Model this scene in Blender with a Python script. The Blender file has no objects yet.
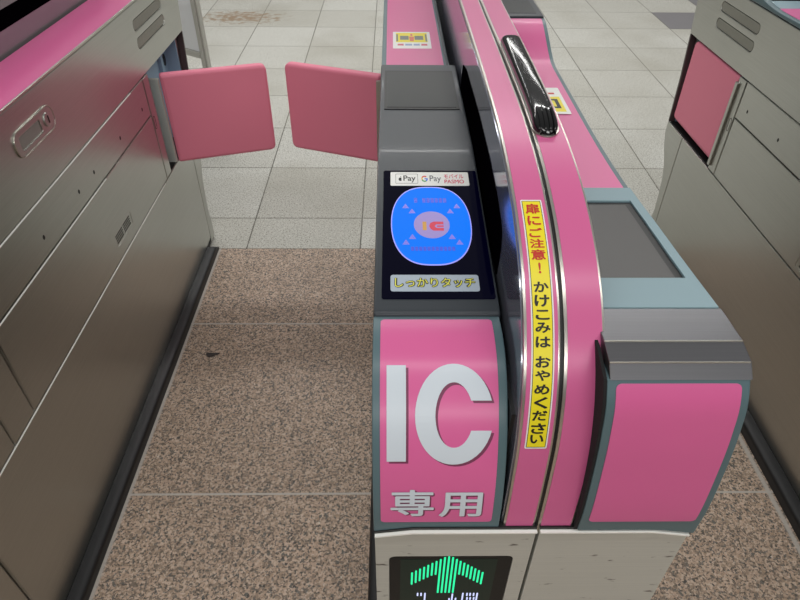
import bpy, bmesh, math, random
from mathutils import Vector, Matrix
R = math.radians
random.seed(4)
S = bpy.context.scene
COL = S.collection

# ------------------------------------------------------------------ camera
F, TH, YA, RO = 622.842, 0.691353, 0.0168727, 0.0105888
H = 1.264
fw = Vector((math.sin(YA)*math.cos(TH), math.cos(YA)*math.cos(TH), -math.sin(TH)))
rt = Vector((math.cos(YA), -math.sin(YA), 0)); up = rt.cross(fw)
r2 = rt*math.cos(RO)+up*math.sin(RO); u2 = -rt*math.sin(RO)+up*math.cos(RO)
cd = bpy.data.cameras.new('camera'); co = bpy.data.objects.new('camera', cd); COL.objects.link(co)
co.matrix_world = Matrix(((r2.x, u2.x, -fw.x, 0), (r2.y, u2.y, -fw.y, 0), (r2.z, u2.z, -fw.z, H), (0, 0, 0, 1)))
cd.sensor_width = 36; cd.lens = F/800*36; cd.clip_start = .01
S.camera = co

def ray(u, v): return fw + r2*((u-400)/F) + u2*((300-v)/F)
def on(ax, val, u, v):
    d = ray(u, v); o = Vector((0, 0, H)); return o + d*((val-o[ax])/d[ax])

# ------------------------------------------------------------------ materials
def srgb(c):
    return tuple(((x/255)/12.92 if x/255 <= .04045 else ((x/255+.055)/1.055)**2.4) for x in c)
MATS = {}
def mat(name, col, rough=.5, metal=0, spec=.5, coat=0, emit=None, estr=0, bump=0, bscale=200, var=0, ior=1.5, aniso=0):
    if name in MATS: return MATS[name]
    m = bpy.data.materials.new(name); m.use_nodes = True; nt = m.node_tree; b = nt.nodes['Principled BSDF']
    c = srgb(col)
    b.inputs['Base Color'].default_value = (*c, 1); b.inputs['Roughness'].default_value = rough
    b.inputs['Metallic'].default_value = metal; b.inputs['Specular IOR Level'].default_value = spec
    b.inputs['Coat Weight'].default_value = coat; b.inputs['Coat Roughness'].default_value = .05
    b.inputs['IOR'].default_value = ior; b.inputs['Anisotropic'].default_value = aniso
    if emit: b.inputs['Emission Color'].default_value = (*srgb(emit), 1); b.inputs['Emission Strength'].default_value = estr
    tc = nt.nodes.new('ShaderNodeTexCoord')
    if bump:
        n = nt.nodes.new('ShaderNodeTexNoise'); n.inputs['Scale'].default_value = bscale; n.inputs['Detail'].default_value = 3
        nt.links.new(tc.outputs['Object'], n.inputs['Vector'])
        bp = nt.nodes.new('ShaderNodeBump'); bp.inputs['Strength'].default_value = bump; bp.inputs['Distance'].default_value = .0006
        nt.links.new(n.outputs['Fac'], bp.inputs['Height']); nt.links.new(bp.outputs['Normal'], b.inputs['Normal'])
    if var:
        n = nt.nodes.new('ShaderNodeTexNoise'); n.inputs['Scale'].default_value = 9; n.inputs['Detail'].default_value = 6
        nt.links.new(tc.outputs['Object'], n.inputs['Vector'])
        mx = nt.nodes.new('ShaderNodeMixRGB')
        mx.inputs[1].default_value = (*[x*(1-var) for x in c], 1); mx.inputs[2].default_value = (*[min(1, x*(1+var)) for x in c], 1)
        nt.links.new(n.outputs['Fac'], mx.inputs[0]); nt.links.new(mx.outputs[0], b.inputs['Base Color'])
    MATS[name] = m; return m

def steel(name, col, rough, along='Y', dirt=.0, met=.9):
    m = bpy.data.materials.new(name); m.use_nodes = True; nt = m.node_tree; b = nt.nodes['Principled BSDF']; L = nt.links
    c = srgb(col)
    b.inputs['Metallic'].default_value = met
    tc = nt.nodes.new('ShaderNodeTexCoord')
    mp = nt.nodes.new('ShaderNodeMapping'); L.new(tc.outputs['Object'], mp.inputs[0])
    mp.inputs['Scale'].default_value = {'Y': (900, 6, 900), 'X': (6, 900, 900), 'Z': (900, 900, 6)}[along]
    n = nt.nodes.new('ShaderNodeTexNoise'); n.inputs['Scale'].default_value = 1; n.inputs['Detail'].default_value = 3
    L.new(mp.outputs[0], n.inputs['Vector'])
    n2 = nt.nodes.new('ShaderNodeTexNoise'); n2.inputs['Scale'].default_value = 5; n2.inputs['Detail'].default_value = 5
    L.new(tc.outputs['Object'], n2.inputs['Vector'])
    r = nt.nodes.new('ShaderNodeMapRange'); r.inputs[3].default_value = max(.285, rough-.02); r.inputs[4].default_value = max(.285, rough-.02)+.09
    L.new(n2.outputs['Fac'], r.inputs[0]); L.new(r.outputs[0], b.inputs['Roughness'])
    mx = nt.nodes.new('ShaderNodeMixRGB'); mx.inputs[1].default_value = (*[x*.86 for x in c], 1); mx.inputs[2].default_value = (*[min(1, x*1.1) for x in c], 1)
    L.new(n.outputs['Fac'], mx.inputs[0])
    out = mx.outputs[0]
    if dirt:
        n3 = nt.nodes.new('ShaderNodeTexNoise'); n3.inputs['Scale'].default_value = 38; n3.inputs['Detail'].default_value = 4
        m3 = nt.nodes.new('ShaderNodeMapping'); m3.inputs['Scale'].default_value = (1, 1, 3); L.new(tc.outputs['Object'], m3.inputs[0]); L.new(m3.outputs[0], n3.inputs['Vector'])
        cr = nt.nodes.new('ShaderNodeValToRGB'); cr.color_ramp.elements[0].position = .66; cr.color_ramp.elements[1].position = .74
        cr.color_ramp.elements[0].color = (0, 0, 0, 1); cr.color_ramp.elements[1].color = (dirt, dirt, dirt, 1)
        L.new(n3.outputs['Fac'], cr.inputs[0])
        m4 = nt.nodes.new('ShaderNodeMixRGB'); m4.inputs[2].default_value = (.06, .045, .035, 1)
        L.new(cr.outputs[0], m4.inputs[0]); L.new(out, m4.inputs[1]); out = m4.outputs[0]
    L.new(out, b.inputs['Base Color'])
    return m

PINK = mat('pink_sheet', (216, 100, 154), .3, spec=.45, var=.03)
PINKF = mat('pink_fin_sheet', (208, 99, 149), .3, spec=.45, var=.03)
PAD = mat('salmon_pink_pad', (240, 136, 160), .5, spec=.35, bump=.15, bscale=900)
TEAL = mat('teal_paint', (84, 108, 114), .38, spec=.5)
TEAL_LIT = mat('teal_paint_lit', (132, 158, 166), .4, spec=.4)  # same teal paint, lightened to imitate light on the top faces
DARK = mat('charcoal_housing', (56, 61, 66), .33, spec=.3, coat=.06, bump=.06, bscale=1500)
BLACK = mat('black_plastic', (14, 14, 15), .45)
RUB = mat('black_skirting', (27, 27, 29), .5, bump=.2, bscale=120)
GLOSS = mat('gloss_black', (8, 8, 10), .09, spec=.5)
SIDE = mat('smoked_side_panel', (150, 154, 168), .12, spec=.8, metal=.75)
WIN = mat('sensor_window_black', (4, 3, 5), .8, spec=0)
SIDE2 = mat('grey_side_panel', (120, 112, 116), .2, spec=.8)
SCR = mat('screen_glass', (40, 43, 43), .3, spec=.2)
SCR2 = mat('screen_glass_right', (60, 58, 56), .35, spec=.5)
PANELG = mat('reader_glass', (2, 2, 10), .07, spec=.10, emit=(4, 4, 40), estr=.25)
STEEL = steel('brushed_steel', (190, 191, 186), .27, 'Y', met=1)
STEELF = steel('brushed_steel_front', (196, 197, 189), .5, 'X', .9, .35)
TRIM = mat('bright_trim', (196, 192, 184), .3, metal=1)
GLINT = mat('painted_highlight', (246, 246, 240), .4, metal=.1)  # near-white colour for painted highlights along steel edges
CAP = steel('brushed_steel_cap', (118, 118, 121), .3, 'X')
BLUEP = mat('blue_grey_paint', (132, 166, 186), .5)
WHITE = mat('white_film', (205, 214, 222), .4)
STW = mat('sticker_white', (232, 232, 228), .4)
STY = mat('sticker_yellow', (236, 220, 28), .4)
INKB = mat('black_ink', (18, 18, 18), .5)
INKR = mat('red_ink', (196, 44, 30), .5)
INKP = mat('dark_pink_ink', (120, 52, 84), .5)

ALU = mat('aluminium_post', (200, 200, 192), .45, metal=.25)
# ------------------------------------------------------------------ mesh helpers
def link(name, me, m=None, parent=None, smooth=35):
    o = bpy.data.objects.new(name, me); COL.objects.link(o)
    if m and not me.materials: me.materials.append(m)
    if smooth:
        me.shade_smooth(); me.set_sharp_from_angle(angle=R(smooth))
        w = o.modifiers.new('normals', 'WEIGHTED_NORMAL'); w.keep_sharp = True; w.weight = 100
    if parent: o.parent = parent
    return o
def from_bm(name, bm, m, parent=None, smooth=35, recalc=True):
    if recalc: bmesh.ops.recalc_face_normals(bm, faces=bm.faces[:])
    me = bpy.data.meshes.new(name); bm.to_mesh(me); bm.free()
    return link(name, me, m, parent, smooth)
def thing(name, label, cat, loc=(0, 0, 0), group=None):
    o = bpy.data.objects.new(name, None); COL.objects.link(o); o.location = loc; o.empty_display_size = .1
    o['label'] = label; o['category'] = cat
    if group: o['group'] = group
    return o

def rrect(x0, y0, x1, y1, r=.004, n=5):
    r = min(r, abs(x1-x0)/2-1e-5, abs(y1-y0)/2-1e-5); P = []
    for cx, cy, a0 in ((x1-r, y1-r, 0), (x0+r, y1-r, 90), (x0+r, y0+r, 180), (x1-r, y0+r, 270)):
        for i in range(n+1):
            a = R(a0+90*i/n); P.append((cx+r*math.cos(a), cy+r*math.sin(a)))
    return P
def rpoly(pts, r=.004, n=5):
    """polygon with rounded corners; points may be (a,b) or (a,b,r)"""
    P = []; N = len(pts)
    for i in range(N):
        p = Vector(pts[i][:2]); a = Vector(pts[i-1][:2]); b = Vector(pts[(i+1) % N][:2])
        rr = pts[i][2] if len(pts[i]) > 2 else r
        if rr <= 0: P.append(tuple(p)); continue
        d1 = (a-p); d2 = (b-p); l = min(rr, d1.length*.45, d2.length*.45)
        q0 = p+d1.normalized()*l; q1 = p+d2.normalized()*l
        for k in range(n+1):
            t = k/n; P.append(tuple(q0*(1-t)**2+p*2*t*(1-t)+q1*t*t))
    return P
def circ(cx, cy, rx, ry=None, n=24):
    ry = ry or rx; return [(cx+rx*math.cos(2*math.pi*i/n), cy+ry*math.sin(2*math.pi*i/n)) for i in range(n)]

def curve_bm(loops, d0, d1, bevel=0.0):
    cu = bpy.data.curves.new('c', 'CURVE'); cu.dimensions = '2D'; cu.fill_mode = 'BOTH'
    for l in loops:
        sp = cu.splines.new('POLY'); sp.points.add(len(l)-1); sp.use_cyclic_u = True
        for i, p in enumerate(l): sp.points[i].co = (p[0], p[1], 0, 1)
    th = abs(d1-d0)/2; bevel = min(bevel, th*.9)
    cu.extrude = th-bevel; cu.bevel_depth = bevel; cu.bevel_resolution = (3 if bevel > .003 else 1) if bevel else 0; cu.offset = -bevel
    return curve_to_bm(cu, (d0+d1)/2)
def curve_to_bm(cu, zoff):
    o = bpy.data.objects.new('c', cu); COL.objects.link(o)
    dg = bpy.context.evaluated_depsgraph_get(); dg.update()
    me = bpy.data.meshes.new_from_object(o.evaluated_get(dg)); bm = bmesh.new(); bm.from_mesh(me)
    bpy.data.objects.remove(o); bpy.data.curves.remove(cu); bpy.data.meshes.remove(me)
    bmesh.ops.remove_doubles(bm, verts=bm.verts[:], dist=2e-6)
    for v in bm.verts: v.co.z += zoff
    return bm
def cut(bm, step, axis=1):
    if not step: return
    lo = min(v.co[axis] for v in bm.verts); hi = max(v.co[axis] for v in bm.verts)
    k = math.floor(lo/step)+1
    while k*step < hi-1e-6:
        co_ = [0, 0, 0]; no = [0, 0, 0]; co_[axis] = k*step; no[axis] = 1
        bmesh.ops.bisect_plane(bm, geom=bm.verts[:]+bm.edges[:]+bm.faces[:], plane_co=co_, plane_no=no, dist=1e-6)
        k += 1
def warp(bm, mp):
    for v in bm.verts: v.co = Vector(mp(*v.co))
def sheet(name, loops, d0, d1, mp, m, parent=None, bevel=.0004, step=None, smooth=35, cstep=None):
    if not isinstance(loops[0][0], (tuple, list)): loops = [loops]
    bm = curve_bm(loops, d0, d1, bevel); cut(bm, step); cut(bm, cstep, 2); warp(bm, mp)
    return from_bm(name, bm, m, parent, smooth)
def merge(bms):
    out = bmesh.new()
    for b in bms:
        me = bpy.data.meshes.new('t'); b.to_mesh(me); b.free(); out.from_mesh(me); bpy.data.meshes.remove(me)
    return out
def text_bm(s, rect, d0, d1, bold=0.0):
    cu = bpy.data.curves.new('t', 'FONT'); cu.body = s; cu.size = 1; cu.fill_mode = 'FRONT'
    cu.extrude = 0; cu.resolution_u = 5
    bm = curve_to_bm(cu, 0)
    xs = [v.co.x for v in bm.verts]; ys = [v.co.y for v in bm.verts]
    a0, b0, a1, b1 = rect; w = max(xs)-min(xs); h = max(ys)-min(ys)
    sx = (a1-a0)/(w+2*bold); sy = (b1-b0)/(h+2*bold); mx, my = min(xs)-bold, min(ys)-bold
    out = bmesh.new()
    if bold: offs = [(bold*math.cos(t), bold*math.sin(t)) for t in [math.pi*k/4 for k in range(8)]]+[(0, 0)]
    else: offs = [(0, 0)]
    me = bpy.data.meshes.new('t')
    for v in bm.verts: v.co = Vector((a0+(v.co.x-mx)*sx, b0+(v.co.y-my)*sy, d1))
    bm.to_mesh(me); bm.free()
    for ox, oy in offs:
        k = len(out.verts); out.from_mesh(me); out.verts.ensure_lookup_table()
        lift = .00002*(k/max(1, len(me.vertices)))
        for v in out.verts[k:]: v.co.x += ox*sx; v.co.y += oy*sy; v.co.z += lift
    bpy.data.meshes.remove(me)
    for f in out.faces:
        if f.normal.z < 0: f.normal_flip()
    return out
def text(name, s, rect, d, mp, m, parent, bold=0, th=.0003, step=None):
    bm = text_bm(s, rect, d, d+th, bold); cut(bm, step); warp(bm, mp)
    return from_bm(name, bm, m, parent, 0, recalc=False)
def box(name, x0, x1, y0, y1, z0, z1, m, parent=None, bev=.001):
    bm = bmesh.new(); bmesh.ops.create_cube(bm, size=1)
    for v in bm.verts: v.co = Vector((x0+(v.co.x+.5)*(x1-x0), y0+(v.co.y+.5)*(y1-y0), z0+(v.co.z+.5)*(z1-z0)))
    if bev: bmesh.ops.bevel(bm, geom=bm.edges[:], offset=bev, segments=2, affect='EDGES')
    return from_bm(name, bm, m, parent)

class Prof:
    """a smooth line of (y,z) points, from the lower front up and back, drawn out along x"""
    def __init__(s, pts, smooth=True, n=8):
        pts = [Vector(p) for p in pts]; out = []
        if smooth:
            P = [pts[0]*2-pts[1]]+pts+[pts[-1]*2-pts[-2]]
            for i in range(1, len(P)-2):
                for k in range(n):
                    t = k/n; a, b, c, d = P[i-1], P[i], P[i+1], P[i+2]
                    # chord-limited tangents keep uneven spacing well behaved
                    l1 = (b-a).length; l2 = (c-b).length; l3 = (d-c).length
                    tb = ((c-b)/l2*l1+(b-a)/l1*l2)/(l1+l2); tc = ((d-c)/l3*l2+(c-b)/l2*l3)/(l2+l3)
                    h = t*t*(3-2*t)
                    q = b*(1-h)+c*h + tb*l2*(t**3-2*t*t+t)+tc*l2*(t**3-t*t)
                    out.append(q)
            out.append(pts[-1])
        else: out = pts
        s.p = out; s.s = [0]
        for i in range(1, len(out)): s.s.append(s.s[-1]+(out[i]-out[i-1]).length)
    def at(s, t):
        if t <= 0: i = 1
        elif t >= s.s[-1]: i = len(s.p)-1
        else:
            i = 1
            while s.s[i] < t: i += 1
        a, b = s.p[i-1], s.p[i]; k = (t-s.s[i-1])/(s.s[i]-s.s[i-1])
        def tan(j):
            j0 = max(j-1, 0); j1 = min(j+1, len(s.p)-1); return (s.p[j1]-s.p[j0]).normalized()
        kk = min(max(k, 0), 1); tg = (tan(i-1)*(1-kk)+tan(i)*kk).normalized()
        return a+(b-a)*k, Vector((-tg.y, tg.x))
    def mp(s, lean=None):
        def f(a, b, c):
            p, n = s.at(b); q = p+n*c; return (a+(lean(q.y) if lean else 0), q.x, q.y)
        return f
    def hit(s, u, v):
        d = ray(u, v); best = None
        for i in range(1, len(s.p)):
            a, b = s.p[i-1], s.p[i]; e = b-a
            # o + d t in yz
            det = d.y*(-e.y)-d.z*(-e.x)
            if abs(det) < 1e-12: continue
            ry, rz = a.x-0, a.y-H
            t = (ry*(-e.y)-rz*(-e.x))/det; k = (d.y*rz-d.z*ry)/det
            lo = -1e9 if i == 1 else -1e-9; hi = 1e9 if i == len(s.p)-1 else 1+1e-9
            if t > 0 and lo <= k <= hi and (best is None or t < best[0]): best = (t, d.x*t, s.s[i-1]+k*e.length)
        return best[1], best[2]
    def s_of_y(s, y):
        for i in range(1, len(s.p)):
            if s.p[i].x >= y: 
                a, b = s.p[i-1], s.p[i]; return s.s[i-1]+(s.s[i]-s.s[i-1])*(y-a.x)/(b.x-a.x)
        return s.s[-1]
    def sub(s, s0, s1):
        P = [s.at(s0)[0]]+[p for p, t in zip(s.p, s.s) if s0+1e-6 < t < s1-1e-6]+[s.at(s1)[0]]
        return [(p.x, p.y) for p in P]

def slab(name, poly_yz, x0, x1, m, parent, bevel=.0015):
    """a closed (y,z) outline drawn out from x0 to x1"""
    return sheet(name, [poly_yz], 0, x1-x0, lambda a, b, c: (x0+c, a, b), m, parent, bevel)
def leanP(X): return lambda a, b, c: (X+c+lean(b), a, b)
def leanM(X): return lambda a, b, c: (X-c+lean(b), a, b)
def sideP(X): return lambda a, b, c: (X+c, a, b)       # face looking to +x: a=y, b=z
def sideM(X): return lambda a, b, c: (X-c, a, b)       # face looking to -x

# ------------------------------------------------------------------ floor
def floor_tiles():
    m = bpy.data.materials.new('speckled_tile'); m.use_nodes = True; nt = m.node_tree; N = nt.nodes; L = nt.links; b = N['Principled BSDF']
    tc = N.new('ShaderNodeTexCoord'); mp = N.new('ShaderNodeMapping'); L.new(tc.outputs['Object'], mp.inputs[0])
    mp.inputs['Location'].default_value = (1.312+8, -4.812+8, 0)
    br = N.new('ShaderNodeTexBrick'); L.new(mp.outputs[0], br.inputs['Vector'])
    br.offset = 0; br.inputs['Scale'].default_value = 1; br.inputs['Brick Width'].default_value = .4; br.inputs['Row Height'].default_value = .4
    br.inputs['Mortar Size'].default_value = .003; br.inputs['Mortar Smooth'].default_value = .3; br.inputs['Bias'].default_value = 0
    br.inputs['Color1'].default_value = (*srgb((200, 200, 193)), 1); br.inputs['Color2'].default_value = (*srgb((184, 183, 174)), 1)
    br.inputs['Mortar'].default_value = (*srgb((96, 94, 86)), 1)
    def speck(scale, lo, hi, col, prev, amt):
        n = N.new('ShaderNodeTexNoise'); n.inputs['Scale'].default_value = scale; n.inputs['Detail'].default_value = 2; n.inputs['Roughness'].default_value = .6
        L.new(tc.outputs['Object'], n.inputs['Vector'])
        r = N.new('ShaderNodeMapRange'); r.inputs[1].default_value = lo; r.inputs[2].default_value = hi; r.inputs[4].default_value = amt
        L.new(n.outputs['Fac'], r.inputs[0])
        x = N.new('ShaderNodeMixRGB'); x.inputs[2].default_value = (*srgb(col), 1); L.new(r.outputs[0], x.inputs[0]); L.new(prev, x.inputs[1]); return x.outputs[0]
    o = speck(170, .55, .63, (118, 112, 100), br.outputs['Color'], .8)
    o = speck(230, .58, .63, (88, 84, 77), o, .7)
    o = speck(120, .60, .68, (225, 224, 216), o, .5)
    o = speck(1.7, .45, .8, (150, 146, 132), o, .55)
    # brown spill far down the passage
    sp = N.new('ShaderNodeSeparateXYZ'); L.new(tc.outputs['Object'], sp.inputs[0])
    def mth(op, a, bb=None):
        q = N.new('ShaderNodeMath'); q.operation = op
        for i, z in enumerate((a, bb)):
            if z is None: continue
            if isinstance(z, (int, float)): q.inputs[i].default_value = z
            else: L.new(z, q.inputs[i])
        return q.outputs[0]
    dx = mth('DIVIDE', mth('ADD', sp.outputs['X'], 1.06), .30); dy = mth('DIVIDE', mth('SUBTRACT', sp.outputs['Y'], 4.64), .16)
    rr = mth('ADD', mth('MULTIPLY', dx, dx), mth('MULTIPLY', dy, dy))
    nz = N.new('ShaderNodeTexNoise'); nz.inputs['Scale'].default_value = 22; nz.inputs['Detail'].default_value = 6; L.new(tc.outputs['Object'], nz.inputs['Vector'])
    k = mth('SUBTRACT', mth('SUBTRACT', 1.0, rr), mth('MULTIPLY', mth('SUBTRACT', nz.outputs['Fac'], .5), 5.5))
    cl = N.new('ShaderNodeMapRange'); cl.inputs[2].default_value = 1.2; cl.inputs[4].default_value = .8; L.new(k, cl.inputs[0])
    x = N.new('ShaderNodeMixRGB'); x.inputs[2].default_value = (*srgb((135, 108, 78)), 1); L.new(cl.outputs[0], x.inputs[0]); L.new(o, x.inputs[1])
    L.new(x.outputs[0], b.inputs['Base Color']); b.inputs['Roughness'].default_value = .5; b.inputs['Specular IOR Level'].default_value = .35
    return m
def granite():
    m = bpy.data.materials.new('brown_granite'); m.use_nodes = True; nt = m.node_tree; N = nt.nodes; L = nt.links; b = N['Principled BSDF']
    tc = N.new('ShaderNodeTexCoord')
    v = N.new('ShaderNodeTexVoronoi'); v.inputs['Scale'].default_value = 235; v.inputs['Randomness'].default_value = 1
    w = N.new('ShaderNodeTexNoise'); w.inputs['Scale'].default_value = 130; w.inputs['Detail'].default_value = 3
    L.new(tc.outputs['Object'], w.inputs['Vector'])
    ad = N.new('ShaderNodeMixRGB'); ad.blend_type = 'ADD'; ad.inputs[0].default_value = .012
    L.new(tc.outputs['Object'], ad.inputs[1]); L.new(w.outputs['Color'], ad.inputs[2]); L.new(ad.outputs[0], v.inputs['Vector'])
    cr = N.new('ShaderNodeValToRGB'); cr.color_ramp.interpolation = 'CONSTANT'
    cols = [(0, (72, 70, 68)), (.12, (126, 112, 100)), (.26, (188, 163, 143)), (.46, (157, 137, 119)), (.62, (202, 180, 161)), (.76, (104, 100, 96)), (.88, (172, 146, 124)), (.96, (222, 212, 198))]
    e = cr.color_ramp.elements
    while len(e) < len(cols): e.new(.5)
    for i, (p, c) in enumerate(cols): e[i].position = p; e[i].color = (*srgb(c), 1)
    L.new(v.outputs['Color'], cr.inputs[0])
    def speck(scale, lo, hi, col, prev, amt):
        n = N.new('ShaderNodeTexNoise'); n.inputs['Scale'].default_value = scale; n.inputs['Detail'].default_value = 3
        L.new(tc.outputs['Object'], n.inputs['Vector'])
        r = N.new('ShaderNodeMapRange'); r.inputs[1].default_value = lo; r.inputs[2].default_value = hi; r.inputs[4].default_value = amt
        L.new(n.outputs['Fac'], r.inputs[0])
        x = N.new('ShaderNodeMixRGB'); x.inputs[2].default_value = (*srgb(col), 1); L.new(r.outputs[0], x.inputs[0]); L.new(prev, x.inputs[1]); return x.outputs[0]
    o = speck(170, .57, .62, (60, 58, 56), cr.outputs[0], .85)
    o = speck(210, .60, .66, (196, 186, 174), o, .6)
    o = speck(60, .5, .7, (150, 130, 112), o, .22)
    o = speck(3, .4, .7, (110, 94, 80), o, .28)
    # grout lines
    sp = N.new('ShaderNodeSeparateXYZ'); L.new(tc.outputs['Object'], sp.inputs[0])
    prev = o
    for ax, y0 in (('Y', .825), ('Y', 1.414), ('Y', .236), ('X', -.6055), ('X', .8785)):
        a = N.new('ShaderNodeMath'); a.operation = 'SUBTRACT'; L.new(sp.outputs[ax], a.inputs[0]); a.inputs[1].default_value = y0
        c = N.new('ShaderNodeMath'); c.operation = 'ABSOLUTE'; L.new(a.outputs[0], c.inputs[0])
        r = N.new('ShaderNodeMapRange'); r.inputs[1].default_value = .0018 if ax == 'Y' else .003; r.inputs[2].default_value = .0038 if ax == 'Y' else .008; r.inputs[3].default_value = .9; r.inputs[4].default_value = 0
        L.new(c.outputs[0], r.inputs[0])
        x = N.new('ShaderNodeMixRGB'); x.inputs[2].default_value = (*srgb((186, 180, 172)), 1); L.new(r.outputs[0], x.inputs[0]); L.new(prev, x.inputs[1]); prev = x.outputs[0]
    L.new(prev, b.inputs['Base Color']); b.inputs['Roughness'].default_value = .48; b.inputs['Specular IOR Level'].default_value = .35
    return m
fl = box('floor', -9, 9, 1.813, 14, -.05, 0, floor_tiles(), bev=0); fl['kind'] = 'structure'
fg = box('floor', -9, 9, -7, 1.811, -.05, 0, granite(), bev=0); fg['kind'] = 'structure'
DT = mat('dark_floor_tile', (120, 118, 120), .5, bump=.2, bscale=400, var=.06)
for i, (x, y) in enumerate(((1.888, 4.412), (2.288, 4.812), (2.688, 5.212), (2.288, 5.212))):
    t = box('floor', x+.0015, x+.3985, y+.0015, y+.3985, -.002, .0006, DT, bev=0); t['kind'] = 'structure'

# ------------------------------------------------------------------ profiles shared by the gates
FIN = Prof([(.350, .60), (.350, .668), (.354, .735), (.363, .80), (.382, .85), (.410, .886), (.446, .915), (.498, .940), (.549, .955), (.613, .966), (.70, .973), (.80, .975), (1.165, .975), (1.60, .975), (1.80, .968), (1.88, .94), (1.925, .88), (1.94, .80)], n=16)
lean = lambda z: -.0015+.0030*max(0, min(1, (z-.66)/.28))
RFRONT = Prof([(.3445, .664), (.342, .70), (.3435, .76), (.349, .82), (.356, .853), (.366, .872)])
RTOP0 = [(.366, .872), (.3685, .876), (.380, .8785), (.383, .8795), (.396, .882), (.402, .882), (.444, .8795)]
LFRONT = Prof([(.3485, .6685), (.351, .70), (.358, .735), (.370, .768), (.388, .798), (.408, .818), (.43, .832), (.456, .8390), (.486, .8395)])

def handle(parent, X, mp):
    # flush latch with a lock, four corner outline as photographed
    cy, cz, w, h = 1.055, .783, .146, .043
    plate = sheet('latch_plate', [rrect(cy-w/2, cz-h/2, cy+w/2, cz+h/2, .018), rrect(cy-.058, cz-.012, cy+.022, cz+.012, .003)], 0, .0022, mp, STEEL, parent, .0008)
    sheet('latch_rim', [rrect(cy-w/2-.0022, cz-h/2-.0022, cy+w/2+.0022, cz+h/2+.0022, .02), rrect(cy-w/2, cz-h/2, cy+w/2, cz+h/2, .018)], 0, .0030, mp, TRIM, plate, .0007)
    sheet('latch_pull', [rrect(cy-.056, cz-.0105, cy+.020, cz+.0105, .003)], 0, .0008, mp, mat('latch_pull_grey', (150, 150, 144), .4, metal=.5), plate, .0002)
    lk = sheet('lock', circ(cy+.046, cz+.001, .0125, .0125), 0, .0045, mp, STEEL, plate, .0012)
    sheet('keyhole', [rrect(cy+.0465, cz-.006, cy+.0495, cz+.008, .001)], .0045, .0053, mp, BLACK, lk, 0)

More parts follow.
